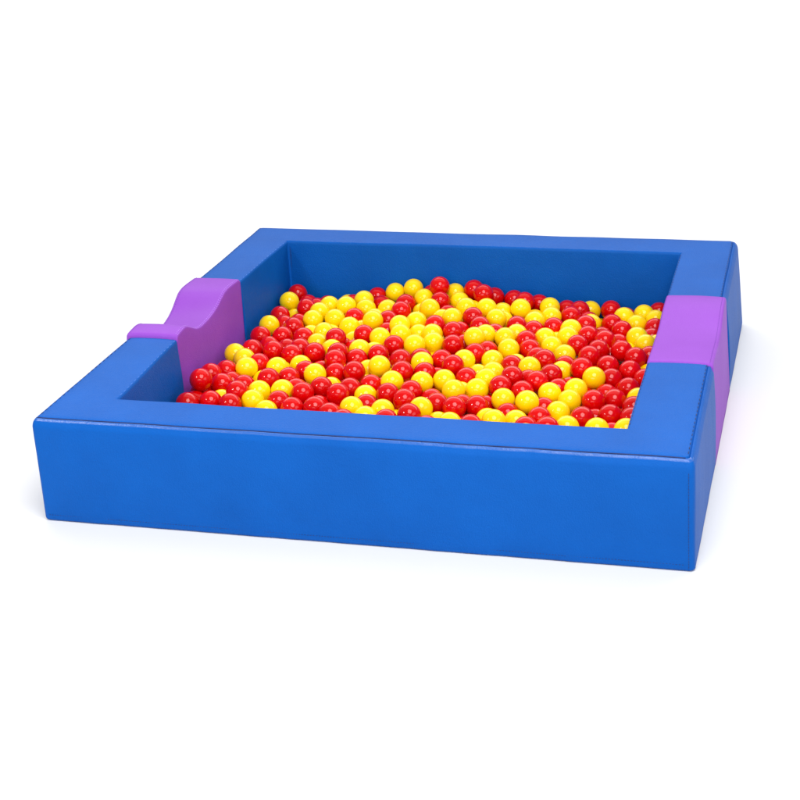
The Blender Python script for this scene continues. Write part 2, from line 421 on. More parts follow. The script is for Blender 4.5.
# ------------------------------------------------------------------ balls (colour, centre in metres, label)
R_BALL = .0400
BALLS = [
('Y', -0.7498, 0.0424, 0.1589, 'yellow ball along the left inner wall, nearest the front of the yellow ones there'),
('Y', -0.6933, -0.0140, 0.1633, 'half hidden yellow ball amid both colours at middle left of heap, leftmost'),
('Y', -0.6418, -0.1292, 0.1756, 'fully exposed yellow ball amid both colours at front left of heap'),
('R', -0.7498, -0.2043, 0.1754, 'red ball along the left inner wall, second from the front of the red ones there'),
('R', -0.7202, -0.1282, 0.1596, 'red ball along the left inner wall, third from the front of the red ones there'),
('R', -0.7301, -0.3413, 0.2100, 'red ball along the left inner wall, nearest the front of the red ones there'),
('R', -0.6832, -0.2697, 0.1667, 'half hidden red ball amid red ones at front left of heap, leftmost'),
('R', -0.6035, -0.2650, 0.1633, 'half hidden red ball amid both colours at front left of heap, second from the left'),
('R', -0.5952, -0.3537, 0.1772, 'half hidden red ball amid both colours at front left of heap, leftmost'),
('R', -0.7372, -0.4604, 0.1687, 'red ball partly hidden by the front blue rim, leftmost'),
('R', -0.7498, -0.3052, 0.1414, 'red ball partly hidden by the front blue rim, third from the left'),
('R', -0.7402, -0.3846, 0.1435, 'red ball partly hidden by the front blue rim, second from the left'),
('R', -0.6766, -0.1936, 0.1440, 'barely showing red ball amid red ones at front left of heap'),
('R', -0.6695, -0.4184, 0.1620, 'red ball partly hidden by the front blue rim, fourth from the left'),
('Y', -0.6615, -0.3398, 0.1350, 'yellow ball partly hidden by the front blue rim, leftmost'),
('R', -0.5909, -0.4397, 0.1655, 'red ball partly hidden by the front blue rim, fifth from the left'),
('Y', -0.5342, -0.3046, 0.1615, 'half hidden yellow ball amid both colours at front left of heap, leftmost'),
('Y', -0.5266, -0.3921, 0.1630, 'yellow ball partly hidden by the front blue rim, second from the left'),
('R', -0.6234, -0.0527, 0.1621, 'half hidden red ball amid both colours at middle left of heap, second from the left'),
('Y', -0.5466, -0.0747, 0.1594, 'half hidden yellow ball amid both colours at front left of heap, second from the left'),
('R', -0.5344, -0.2034, 0.1685, 'half hidden red ball amid both colours at front left of heap, third from the left'),
('R', -0.4786, -0.1482, 0.1529, 'half hidden red ball amid both colours at front left of heap, fourth from the left'),
('Y', -0.4833, -0.0010, 0.1426, 'half hidden yellow ball amid red ones at middle left of heap'),
('R', -0.4422, -0.0692, 0.1493, 'half hidden red ball amid red ones at front left of heap, third from the left'),
('Y', -0.3884, -0.1266, 0.1636, 'half hidden yellow ball amid red ones at front left of heap'),
('Y', -0.4573, -0.2837, 0.1611, 'half hidden yellow ball amid both colours at front left of heap, third from the left'),
('R', -0.4320, -0.2115, 0.1382, 'barely showing red ball amid both colours at front left of heap, leftmost'),
('R', -0.3788, -0.2983, 0.1618, 'half hidden red ball amid red ones at front left of heap, second from the left'),
('R', -0.3341, -0.2272, 0.1561, 'half hidden red ball amid red ones at front left of heap, fourth from the left'),
('R', -0.4446, -0.3622, 0.1528, 'red ball partly hidden by the front blue rim, sixth from the left'),
('R', -0.3811, -0.4107, 0.1519, 'red ball partly hidden by the front blue rim, seventh from the left'),
('R', -0.3014, -0.4079, 0.1577, 'red ball partly hidden by the front blue rim, eighth from the left'),
('R', -0.3144, -0.3338, 0.1306, 'red ball partly hidden by the front blue rim, ninth from the left'),
('R', -0.2359, -0.4537, 0.1577, 'red ball partly hidden by the front blue rim, tenth from the left'),
('Y', -0.4641, -0.4395, 0.1473, 'yellow ball partly hidden by the front blue rim, third from the left'),
('R', -0.7498, 0.7817, 0.1443, 'red ball against the inner back wall, leftmost of the red ones there'),
('Y', -0.7498, 0.6740, 0.1477, 'yellow ball along the left inner wall, farthest back of the yellow ones there'),
('R', -0.6910, 0.7343, 0.1179, 'barely showing red ball amid both colours at back left of heap, third from the left'),
('R', -0.6534, 0.6028, 0.1469, 'half hidden red ball amid both colours at back left of heap, leftmost'),
('R', -0.6339, 0.6773, 0.1253, 'barely showing red ball amid both colours at back left of heap, rightmost'),
('Y', -0.5680, 0.6388, 0.1487, 'half hidden yellow ball amid both colours at back left of heap, fourth from the left'),
('Y', -0.5855, 0.5607, 0.1481, 'half hidden yellow ball amid both colours at back left of heap, second from the left'),
('Y', -0.5889, 0.4809, 0.1436, 'half hidden yellow ball amid both colours at back left of heap, leftmost'),
('Y', -0.5025, 0.4934, 0.1471, 'half hidden yellow ball amid both colours at back left of heap, fifth from the left'),
('R', -0.7427, 0.5336, 0.1351, 'red ball along the left inner wall, farthest back of the red ones there'),
('Y', -0.7118, 0.6213, 0.0955, 'barely showing yellow ball amid red ones at back left of heap'),
('R', -0.6665, 0.5347, 0.1073, 'barely showing red ball amid both colours at back left of heap, second from the left'),
('Y', -0.7413, 0.3987, 0.1441, 'yellow ball along the left inner wall, second from the front of the yellow ones there'),
('R', -0.6440, 0.4061, 0.1372, 'half hidden red ball amid red ones at back left of heap'),
('R', -0.7030, 0.4653, 0.1223, 'barely showing red ball amid both colours at back left of heap, leftmost'),
('R', -0.7445, 0.3040, 0.1326, 'red ball along the left inner wall, fourth from the front of the red ones there'),
('R', -0.6608, 0.3189, 0.1300, 'half hidden red ball amid red ones at middle left of heap, second from the left'),
('R', -0.5666, 0.2902, 0.1407, 'half hidden red ball amid both colours at middle left of heap, fourth from the left'),
('Y', -0.5691, 0.3890, 0.1151, 'barely showing yellow ball amid both colours at middle left of heap, leftmost'),
('Y', -0.4986, 0.3375, 0.1473, 'half hidden yellow ball amid both colours at back left of heap, third from the left'),
('Y', -0.4979, 0.2497, 0.1354, 'half hidden yellow ball amid both colours at middle left of heap, second from the left'),
('Y', -0.4107, 0.1525, 0.1507, 'barely showing yellow ball amid both colours at middle left of heap, second from the left'),
('R', -0.4568, 0.0878, 0.1597, 'fully exposed red ball amid both colours at middle left of heap'),
('R', -0.5338, 0.1505, 0.1495, 'half hidden red ball amid both colours at middle left of heap, third from the left'),
('R', -0.6212, 0.1019, 0.1538, 'half hidden red ball amid red ones at middle left of heap, leftmost'),
('R', -0.6916, 0.2466, 0.1153, 'barely showing red ball amid red ones at middle left of heap'),
('R', -0.7077, 0.1100, 0.1522, 'half hidden red ball amid both colours at middle left of heap, leftmost'),
('R', -0.5398, 0.0709, 0.1545, 'half hidden red ball amid red ones at middle left of heap, third from the left'),
('R', -0.6132, 0.2307, 0.1146, 'barely showing red ball amid both colours at middle left of heap, leftmost'),
('Y', -0.4919, 0.6172, 0.1584, 'half hidden yellow ball amid both colours at back left of heap, sixth from the left'),
('Y', -0.5433, 0.8081, 0.0996, 'yellow ball against the inner back wall, leftmost of the yellow ones there'),
('R', -0.5009, 0.7444, 0.1229, 'barely showing red ball amid yellow ones at back left of heap, leftmost'),
('Y', -0.4421, 0.7012, 0.1554, 'half hidden yellow ball amid both colours at back left of heap, eighth from the left'),
('Y', -0.4136, 0.6271, 0.1462, 'half hidden yellow ball amid both colours at back left of heap, rightmost'),
('R', -0.4179, 0.8134, 0.1336, 'red ball against the inner back wall, third from the left of the red ones there'),
('R', -0.3817, 0.7427, 0.1236, 'half hidden red ball amid both colours at back left of heap, rightmost'),
('Y', -0.3413, 0.8134, 0.1553, 'yellow ball against the inner back wall, second from the left of the yellow ones there'),
('R', -0.2656, 0.6875, 0.1525, 'half hidden red ball amid yellow ones at back centre of heap, leftmost'),
('R', -0.2613, 0.5957, 0.1542, 'half hidden red ball amid both colours at back centre of heap, second from the left'),
('Y', -0.3277, 0.6389, 0.1434, 'half hidden yellow ball amid both colours at back centre of heap, leftmost'),
('R', -0.2959, 0.5252, 0.1391, 'half hidden red ball amid both colours at back centre of heap, leftmost'),
('R', -0.2743, 0.4289, 0.1252, 'barely showing red ball amid yellow ones at back left of heap, rightmost'),
('R', -0.4395, 0.5483, 0.1354, 'half hidden red ball amid yellow ones at back left of heap'),
('Y', -0.4235, 0.4260, 0.1414, 'half hidden yellow ball amid both colours at back left of heap, seventh from the left'),
('Y', -0.3391, 0.4609, 0.1591, 'fully exposed yellow ball amid both colours at back left of heap'),
('Y', -0.3622, 0.5685, 0.1289, 'barely showing yellow ball amid both colours at back left of heap, rightmost'),
('Y', -0.3917, 0.4908, 0.1071, 'barely showing yellow ball amid both colours at back left of heap, second from the left'),
('R', -0.3352, 0.3200, 0.1510, 'half hidden red ball amid yellow ones at middle left of heap'),
('Y', -0.2633, 0.2856, 0.1559, 'half hidden yellow ball amid both colours mid heap, leftmost'),
('Y', -0.2146, 0.3972, 0.1678, 'half hidden yellow ball amid both colours at back centre of heap, second from the left'),
('Y', -0.1919, 0.3209, 0.1598, 'half hidden yellow ball amid both colours at back centre of heap, third from the left'),
('R', -0.1894, 0.2108, 0.1556, 'half hidden red ball amid both colours mid heap, second from the left'),
('R', -0.4186, 0.2301, 0.1671, 'half hidden red ball amid both colours at middle left of heap, fifth from the left'),
('R', -0.4122, 0.2863, 0.1108, 'barely showing red ball amid both colours at middle left of heap, second from the left'),
('Y', -0.3882, 0.3623, 0.1086, 'barely showing yellow ball amid both colours at middle left of heap, rightmost'),
('R', -0.3524, 0.2339, 0.1223, 'barely showing red ball amid both colours at middle left of heap, rightmost'),
('Y', -0.3030, 0.1481, 0.1570, 'half hidden yellow ball amid both colours at middle left of heap, rightmost'),
('Y', -0.2658, 0.2116, 0.1257, 'barely showing yellow ball amid both colours mid heap'),
('R', -0.2227, 0.1120, 0.1549, 'half hidden red ball amid both colours mid heap, leftmost'),
('R', -0.3675, 0.0871, 0.1640, 'half hidden red ball amid both colours at middle left of heap, sixth from the left'),
('R', -0.3540, 0.0085, 0.1672, 'half hidden red ball amid red ones at middle left of heap, rightmost'),
('R', -0.2911, 0.0683, 0.1510, 'half hidden red ball amid both colours at middle left of heap, rightmost'),
('Y', -0.1796, -0.0292, 0.1673, 'fully exposed yellow ball amid both colours mid heap, leftmost'),
('R', -0.1230, 0.0572, 0.1614, 'half hidden red ball amid both colours mid heap, third from the left'),
('R', -0.0811, -0.0850, 0.1730, 'half hidden red ball amid both colours at front centre of heap, third from the left'),
('R', -0.3302, -0.0646, 0.1453, 'half hidden red ball amid red ones at front left of heap, rightmost'),
('R', -0.2558, -0.0867, 0.1645, 'fully exposed red ball amid red ones at front left of heap'),
('Y', -0.2348, 0.0156, 0.1306, 'barely showing yellow ball amid both colours at front left of heap, rightmost'),
('R', -0.1751, -0.1591, 0.1457, 'half hidden red ball amid both colours at front centre of heap, leftmost'),
('Y', -0.0977, -0.1627, 0.1654, 'half hidden yellow ball amid red ones at front centre of heap, leftmost'),
('Y', -0.1678, -0.2557, 0.1454, 'half hidden yellow ball amid both colours at front left of heap, rightmost'),
('R', -0.2358, -0.2108, 0.1507, 'half hidden red ball amid both colours at front left of heap, rightmost'),
('Y', -0.3230, -0.1537, 0.1264, 'barely showing yellow ball amid red ones at front left of heap'),
('R', -0.2564, -0.2874, 0.1599, 'fully exposed red ball amid both colours at front left of heap'),
('R', -0.0888, -0.2542, 0.1571, 'half hidden red ball amid both colours at front centre of heap, second from the left'),
('R', -0.0199, -0.2945, 0.1557, 'half hidden red ball amid both colours at front centre of heap, fourth from the left'),
('R', -0.1430, -0.3317, 0.1446, 'red ball partly hidden by the front blue rim, twelfth from the left'),
('Y', -0.1743, -0.4030, 0.1628, 'yellow ball partly hidden by the front blue rim, fourth from the left'),
('Y', -0.0693, -0.3960, 0.1562, 'yellow ball partly hidden by the front blue rim, sixth from the left'),
('Y', -0.1102, -0.4644, 0.1575, 'yellow ball partly hidden by the front blue rim, fifth from the left'),
('R', -0.1704, -0.5163, 0.1652, 'red ball partly hidden by the front blue rim, eleventh from the left'),
('R', -0.0333, -0.4858, 0.1602, 'red ball partly hidden by the front blue rim, thirteenth from the left'),
('Y', -0.0394, -0.3481, 0.0998, 'yellow ball partly hidden by the front blue rim, seventh from the left'),
('R', 0.0344, -0.4441, 0.1675, 'red ball partly hidden by the front blue rim, fourteenth from the left'),
('Y', -0.0381, 0.0310, 0.1649, 'half hidden yellow ball amid both colours mid heap, third from the left'),
('R', -0.0608, 0.1063, 0.1502, 'barely showing red ball amid both colours mid heap, leftmost'),
('R', -0.0069, -0.0577, 0.1613, 'half hidden red ball amid both colours at front centre of heap, sixth from the left'),
('R', 0.0221, 0.0832, 0.1572, 'half hidden red ball amid both colours mid heap, fourth from the left'),
('R', 0.0821, -0.0015, 0.1728, 'half hidden red ball amid both colours mid heap, fifth from the left'),
('Y', 0.1053, 0.0761, 0.1639, 'half hidden yellow ball amid red ones mid heap'),
('R', 0.1292, 0.1523, 0.1614, 'half hidden red ball amid both colours mid heap, sixth from the left'),
('Y', 0.2187, -0.0850, 0.1606, 'half hidden yellow ball amid both colours at front centre of heap, rightmost'),
('Y', 0.1630, 0.0346, 0.1273, 'barely showing yellow ball amid both colours at front centre of heap, rightmost'),
('R', 0.1430, -0.0587, 0.1500, 'half hidden red ball amid yellow ones at front centre of heap'),
('Y', 0.0727, -0.1006, 0.1553, 'half hidden yellow ball amid red ones at front centre of heap, third from the left'),
('R', 0.0223, 0.0041, 0.1200, 'barely showing red ball amid both colours at front centre of heap, third from the left'),
('Y', 0.0017, -0.1371, 0.1577, 'half hidden yellow ball amid red ones at front centre of heap, second from the left'),
('R', -0.0172, -0.2147, 0.1550, 'half hidden red ball amid both colours at front centre of heap, fifth from the left'),
('Y', 0.1293, -0.2059, 0.1626, 'half hidden yellow ball amid red ones at front centre of heap, rightmost'),
('Y', 0.1389, -0.1351, 0.1266, 'barely showing yellow ball amid both colours at front centre of heap, leftmost'),
('Y', 0.2039, -0.1706, 0.1567, 'half hidden yellow ball amid both colours at front centre of heap, leftmost'),
('R', 0.0584, -0.2288, 0.1338, 'barely showing red ball amid both colours at front centre of heap, second from the left'),
('R', 0.0936, -0.2986, 0.1490, 'half hidden red ball amid both colours at front centre of heap, seventh from the left'),
('Y', 0.0552, -0.3675, 0.1596, 'yellow ball partly hidden by the front blue rim, eighth from the left'),
('R', 0.1621, -0.3389, 0.1572, 'half hidden red ball amid both colours at front centre of heap, eighth from the left'),
('R', 0.2303, -0.2983, 0.1482, 'half hidden red ball amid both colours at front centre of heap, rightmost'),
('R', 0.2477, -0.2259, 0.1190, 'barely showing red ball amid both colours at front centre of heap, rightmost'),
('Y', 0.1198, -0.3977, 0.1234, 'yellow ball partly hidden by the front blue rim, ninth from the left'),
('Y', 0.1719, -0.4531, 0.1484, 'yellow ball partly hidden by the front blue rim, tenth from the left'),
('R', 0.1043, -0.4958, 0.1509, 'red ball partly hidden by the front blue rim, fifteenth from the left'),
('R', 0.2470, -0.4792, 0.1560, 'red ball partly hidden by the front blue rim, sixteenth from the left'),
('Y', -0.2645, 0.8134, 0.1755, 'yellow ball against the inner back wall, third from the left of the yellow ones there'),
('R', -0.1882, 0.8134, 0.1529, 'red ball against the inner back wall, fourth from the left of the red ones there'),
('R', -0.1447, 0.7694, 0.2035, 'red ball against the inner back wall, fifth from the left of the red ones there'),
('Y', -0.0926, 0.8134, 0.1630, 'yellow ball against the inner back wall, fourth from the left of the yellow ones there'),
('Y', -0.2028, 0.7353, 0.1614, 'half hidden yellow ball amid both colours at back centre of heap, fifth from the left'),
('R', -0.1280, 0.7018, 0.1642, 'half hidden red ball amid both colours at back centre of heap, third from the left'),
('Y', -0.0599, 0.7417, 0.1518, 'half hidden yellow ball amid both colours at back centre of heap, eighth from the left'),
('R', -0.0148, 0.8134, 0.1803, 'red ball against the inner back wall, sixth from the left of the red ones there'),
('R', 0.0371, 0.7479, 0.1847, 'fully exposed red ball amid both colours at back centre of heap'),
('Y', -0.1493, 0.6101, 0.1646, 'fully exposed yellow ball amid both colours at back centre of heap'),
('Y', -0.1937, 0.6642, 0.1263, 'barely showing yellow ball amid both colours at back centre of heap, leftmost'),
('R', -0.0850, 0.6435, 0.1306, 'barely showing red ball amid both colours at back centre of heap, leftmost'),
('Y', -0.0069, 0.6253, 0.1686, 'half hidden yellow ball amid both colours at back centre of heap, rightmost'),
('Y', 0.0031, 0.6964, 0.1339, 'barely showing yellow ball amid both colours at back centre of heap, rightmost'),
('Y', 0.0716, 0.6395, 0.1647, 'half hidden yellow ball amid both colours at back right of heap, leftmost'),
('Y', -0.1694, 0.4751, 0.1567, 'half hidden yellow ball amid both colours at back centre of heap, fourth from the left'),
('R', -0.0863, 0.4362, 0.1600, 'half hidden red ball amid yellow ones at back centre of heap, second from the left'),
('Y', -0.0892, 0.5640, 0.1394, 'barely showing yellow ball amid both colours at back centre of heap, second from the left'),
('Y', -0.0359, 0.5062, 0.1665, 'half hidden yellow ball amid both colours at back centre of heap, seventh from the left'),
('R', 0.0408, 0.5292, 0.1648, 'half hidden red ball amid yellow ones at back centre of heap, rightmost'),
('R', 0.0828, 0.4623, 0.1530, 'half hidden red ball amid both colours at back centre of heap, rightmost'),
('R', 0.0066, 0.4467, 0.1344, 'barely showing red ball amid both colours at back centre of heap, rightmost'),
('R', 0.0000, 0.3643, 0.1636, 'half hidden red ball amid both colours at back centre of heap, fourth from the left'),
('Y', -0.1354, 0.3748, 0.1428, 'half hidden yellow ball amid yellow ones mid heap'),
('Y', -0.0721, 0.3302, 0.1627, 'half hidden yellow ball amid both colours at back centre of heap, sixth from the left'),
('Y', -0.0492, 0.2538, 0.1581, 'fully exposed yellow ball amid both colours mid heap, second from the left'),
('R', 0.0285, 0.2346, 0.1596, 'fully exposed red ball amid both colours mid heap'),
('R', 0.0531, 0.3126, 0.1335, 'barely showing red ball amid both colours mid heap, rightmost'),
('Y', -0.1078, 0.2000, 0.1662, 'half hidden yellow ball amid both colours mid heap, second from the left'),
('Y', 0.1023, 0.2700, 0.1799, 'fully exposed yellow ball amid red ones mid heap'),
('Y', 0.1274, 0.3443, 0.1642, 'half hidden yellow ball amid both colours mid heap, fourth from the left'),
('R', 0.1587, 0.2248, 0.1451, 'half hidden red ball amid both colours mid heap, seventh from the left'),
('R', 0.1486, 0.4182, 0.1422, 'barely showing red ball amid yellow ones at back right of heap'),
('R', 0.0682, 0.8134, 0.1511, 'red ball against the inner back wall, seventh from the left of the red ones there'),
('R', 0.1476, 0.8134, 0.1436, 'red ball against the inner back wall, eighth from the left of the red ones there'),
('R', 0.2007, 0.7552, 0.1566, 'half hidden red ball amid both colours at back right of heap, leftmost'),
('R', 0.2482, 0.8133, 0.1289, 'red ball against the inner back wall, ninth from the left of the red ones there'),
('Y', 0.3029, 0.7406, 0.1432, 'half hidden yellow ball amid both colours at back right of heap, fifth from the left'),
('R', 0.3634, 0.7869, 0.1187, 'red ball against the inner back wall, tenth from the left of the red ones there'),
('Y', 0.1994, 0.6754, 0.1557, 'fully exposed yellow ball amid both colours at back right of heap'),
('Y', 0.1244, 0.6896, 0.1318, 'half hidden yellow ball amid both colours at back right of heap, third from the left'),
('Y', 0.1300, 0.5392, 0.1586, 'half hidden yellow ball amid both colours at back right of heap, second from the left'),
('Y', 0.1412, 0.6116, 0.1264, 'barely showing yellow ball amid yellow ones at back right of heap'),
('Y', 0.2744, 0.5617, 0.1467, 'half hidden yellow ball amid both colours at back right of heap, fourth from the left'),
('Y', 0.3283, 0.6209, 0.1464, 'half hidden yellow ball amid both colours at back right of heap, sixth from the left'),
('R', 0.2176, 0.4968, 0.1486, 'half hidden red ball amid yellow ones at back right of heap, leftmost'),
('R', 0.2885, 0.4599, 0.1457, 'half hidden red ball amid both colours at back right of heap, second from the left'),
('R', 0.3567, 0.5020, 0.1463, 'half hidden red ball amid yellow ones at back right of heap, rightmost'),
('Y', 0.2055, 0.3273, 0.1618, 'half hidden yellow ball amid both colours mid heap, rightmost'),
('Y', 0.2349, 0.4008, 0.1505, 'half hidden yellow ball amid both colours at middle right of heap, leftmost'),
('Y', 0.2376, 0.2252, 0.1580, 'fully exposed yellow ball amid both colours mid heap, rightmost'),
('R', 0.2846, 0.3327, 0.1520, 'half hidden red ball amid both colours at middle right of heap, leftmost'),
('R', 0.3101, 0.2571, 0.1472, 'half hidden red ball amid both colours at middle right of heap, second from the left'),
('R', 0.3490, 0.1875, 0.1432, 'barely showing red ball amid both colours at middle right of heap, leftmost'),
('Y', 0.3443, 0.3856, 0.1456, 'half hidden yellow ball amid both colours at middle right of heap, second from the left'),
('Y', 0.3837, 0.2895, 0.1502, 'half hidden yellow ball amid both colours at middle right of heap, third from the left'),
('Y', 0.4418, 0.2224, 0.1453, 'half hidden yellow ball amid both colours at middle right of heap, fourth from the left'),
('Y', 0.1997, 0.1158, 0.1522, 'half hidden yellow ball amid both colours mid heap, fifth from the left'),
('Y', 0.2265, -0.0056, 0.1548, 'half hidden yellow ball amid both colours at front right of heap, leftmost'),
('R', 0.2746, 0.0885, 0.1468, 'half hidden red ball amid both colours mid heap, rightmost'),
('Y', 0.3450, 0.0526, 0.1581, 'half hidden yellow ball amid red ones at middle right of heap'),
('R', 0.3871, 0.1201, 0.1630, 'half hidden red ball amid both colours at middle right of heap, third from the left'),
('R', 0.3078, -0.0783, 0.1724, 'half hidden red ball amid both colours at front right of heap, second from the left'),
('R', 0.3559, -0.0241, 0.1395, 'barely showing red ball amid both colours at front right of heap, leftmost'),
('R', 0.4315, -0.0086, 0.1583, 'half hidden red ball amid both colours at front right of heap, fifth from the left'),
('R', 0.3965, -0.0953, 0.1651, 'half hidden red ball amid both colours at front right of heap, fourth from the left'),
('R', 0.4672, -0.0755, 0.1334, 'barely showing red ball amid both colours at front right of heap, third from the left'),
('Y', 0.4559, 0.0655, 0.1420, 'half hidden yellow ball amid both colours at front right of heap, fifth from the left'),
('R', 0.4563, 0.1449, 0.1323, 'barely showing red ball amid both colours at middle right of heap, rightmost'),
('R', 0.2814, -0.1531, 0.1647, 'half hidden red ball amid both colours at front right of heap, leftmost'),
('R', 0.3594, -0.1678, 0.1554, 'half hidden red ball amid both colours at front right of heap, third from the left'),
('Y', 0.4501, -0.1522, 0.1476, 'half hidden yellow ball amid both colours at front right of heap, third from the left'),
('Y', 0.3105, -0.2539, 0.1599, 'half hidden yellow ball amid both colours at front right of heap, second from the left'),
('Y', 0.3958, -0.2775, 0.1661, 'fully exposed yellow ball amid both colours at front right of heap'),
('R', 0.3386, -0.3252, 0.1373, 'red ball partly hidden by the front blue rim, seventeenth from the left'),
('Y', 0.3795, -0.3934, 0.1431, 'yellow ball partly hidden by the front blue rim, thirteenth from the left'),
('Y', 0.3148, -0.4371, 0.1596, 'yellow ball partly hidden by the front blue rim, twelfth from the left'),
('R', 0.4504, -0.3568, 0.1449, 'red ball partly hidden by the front blue rim, nineteenth from the left'),
('R', 0.4426, -0.2282, 0.1243, 'barely showing red ball amid both colours at front right of heap, second from the left'),
('R', 0.4233, -0.4595, 0.1516, 'red ball partly hidden by the front blue rim, eighteenth from the left'),
('R', 0.4976, -0.4849, 0.1658, 'red ball partly hidden by the front blue rim, twentieth from the left'),
('Y', 0.5023, -0.2962, 0.1419, 'half hidden yellow ball amid both colours at front right of heap, fourth from the left'),
('Y', 0.5256, -0.2044, 0.1471, 'half hidden yellow ball amid both colours at front right of heap, sixth from the left'),
('Y', 0.5335, -0.1157, 0.1528, 'half hidden yellow ball amid both colours at front right of heap, rightmost'),
('Y', 0.5522, -0.4291, 0.1487, 'yellow ball partly hidden by the front blue rim, fourteenth from the left'),
('R', 0.5300, 0.0473, 0.1661, 'half hidden red ball amid both colours at front right of heap, rightmost'),
('Y', 0.5808, -0.0138, 0.1577, 'fully exposed yellow ball amid red ones at front right of heap'),
('R', 0.5340, 0.2074, 0.1509, 'half hidden red ball amid red ones at middle right of heap, leftmost'),
('R', 0.6100, 0.1272, 0.1477, 'half hidden red ball amid red ones at middle right of heap, fourth from the left'),
('R', 0.6334, 0.0414, 0.1334, 'half hidden red ball amid red ones at front right of heap, second from the left'),
('R', 0.6913, 0.0968, 0.1449, 'red ball along the right inner wall, fifth from the front of the red ones there'),
('R', 0.7045, -0.0582, 0.1424, 'red ball along the right inner wall, third from the front of the red ones there'),
('R', 0.6291, -0.0619, 0.1160, 'barely showing red ball amid red ones at front right of heap'),
('R', 0.6688, -0.1492, 0.1352, 'half hidden red ball amid red ones at front right of heap, rightmost'),
('R', 0.6050, -0.1957, 0.1473, 'fully exposed red ball amid both colours at front right of heap'),
('R', 0.5888, -0.3460, 0.1481, 'red ball partly hidden by the front blue rim, twenty-first from the left'),
('R', 0.6746, -0.3094, 0.1460, 'half hidden red ball amid red ones at front right of heap, leftmost'),
('Y', 0.6492, -0.4391, 0.1517, 'yellow ball partly hidden by the front blue rim, fifteenth from the left'),
('Y', 0.7412, -0.4301, 0.1520, 'yellow ball partly hidden by the front blue rim, rightmost'),
('Y', 0.7484, -0.1463, 0.1426, 'yellow ball along the right inner wall, nearest the front of the yellow ones there'),
('R', 0.7423, -0.2261, 0.1443, 'red ball along the right inner wall, nearest the front of the red ones there'),
('R', 0.7484, -0.3394, 0.1531, 'red ball partly hidden by the front blue rim, rightmost'),
('R', 0.7498, 0.0343, 0.1412, 'red ball along the right inner wall, fourth from the front of the red ones there'),
('R', 0.6197, -0.2645, 0.1093, 'red ball partly hidden by the front blue rim, twenty-second from the left'),
('R', 0.6901, -0.3813, 0.1145, 'red ball partly hidden by the front blue rim, twenty-third from the left'),
('R', 0.3986, 0.6579, 0.1380, 'half hidden red ball amid both colours at back right of heap, third from the left'),
('R', 0.4213, 0.7344, 0.1358, 'half hidden red ball amid both colours at back right of heap, fourth from the left'),
('Y', 0.4280, 0.4666, 0.1550, 'half hidden yellow ball amid both colours at back right of heap, seventh from the left'),
('Y', 0.4290, 0.3867, 0.1543, 'half hidden yellow ball amid both colours at middle right of heap, fifth from the left'),
('R', 0.4746, 0.3180, 0.1491, 'half hidden red ball amid both colours at middle right of heap, fourth from the left'),
('Y', 0.4539, 0.8038, 0.1134, 'yellow ball against the inner back wall, rightmost of the yellow ones there'),
('Y', 0.4831, 0.6077, 0.1283, 'barely showing yellow ball amid red ones at back right of heap'),
('R', 0.5331, 0.8134, 0.1153, 'red ball against the inner back wall, eleventh from the left of the red ones there'),
('R', 0.5967, 0.7669, 0.1050, 'red ball against the inner back wall, twelfth from the left of the red ones there'),
('Y', 0.5983, 0.6914, 0.1311, 'half hidden yellow ball amid both colours at back right of heap, eighth from the left'),
('Y', 0.6691, 0.7427, 0.1278, 'half hidden yellow ball amid both colours at back right of heap, rightmost'),
('Y', 0.6527, 0.6334, 0.1237, 'half hidden yellow ball amid both colours at back right of heap, ninth from the left'),
('R', 0.4744, 0.5314, 0.1504, 'half hidden red ball amid both colours at back right of heap, fifth from the left'),
('R', 0.5619, 0.6205, 0.1271, 'half hidden red ball amid red ones at back right of heap'),
('R', 0.6102, 0.5336, 0.1332, 'half hidden red ball amid both colours at back right of heap, rightmost'),
('Y', 0.6768, 0.4421, 0.1440, 'half hidden yellow ball amid both colours at middle right of heap, rightmost'),
('Y', 0.7152, 0.3720, 0.1425, 'yellow ball along the right inner wall, third from the front of the yellow ones there'),
('R', 0.7260, 0.6014, 0.1245, 'red ball along the right inner wall, farthest back of the red ones there'),
('R', 0.7207, 0.8054, 0.1172, 'red ball against the inner back wall, rightmost of the red ones there'),
('Y', 0.7196, 0.6809, 0.1294, 'yellow ball along the right inner wall, farthest back of the yellow ones there'),
('R', 0.7230, 0.5222, 0.1137, 'red ball along the right inner wall, eighth from the front of the red ones there'),
('R', 0.6067, 0.4575, 0.1086, 'barely showing red ball amid red ones at middle right of heap, rightmost'),
('R', 0.4980, 0.4272, 0.1465, 'half hidden red ball amid both colours at middle right of heap, rightmost'),
('R', 0.5662, 0.3854, 0.1468, 'half hidden red ball amid red ones at middle right of heap, third from the left'),
('R', 0.5327, 0.5514, 0.0997, 'barely showing red ball amid red ones at middle right of heap, leftmost'),
('R', 0.5560, 0.2842, 0.1464, 'half hidden red ball amid red ones at middle right of heap, second from the left'),
('R', 0.6393, 0.2886, 0.1460, 'half hidden red ball amid red ones at middle right of heap, rightmost'),
('R', 0.6984, 0.2043, 0.1539, 'red ball along the right inner wall, sixth from the front of the red ones there'),
('R', 0.7401, 0.2702, 0.1358, 'red ball along the right inner wall, seventh from the front of the red ones there'),
('Y', -0.5766, -0.1423, 0.1346, 'barely showing yellow ball amid both colours at front left of heap, leftmost'),
('R', -0.6182, 0.7680, 0.1059, 'red ball against the inner back wall, second from the left of the red ones there'),
('Y', -0.5580, -0.0022, 0.1176, 'barely showing yellow ball amid both colours at front left of heap, second from the left'),
('Y', -0.4996, 0.4252, 0.1086, 'barely showing yellow ball amid both colours at back left of heap, leftmost'),
('R', -0.4139, 0.0220, 0.1169, 'barely showing red ball amid both colours at front left of heap, rightmost'),
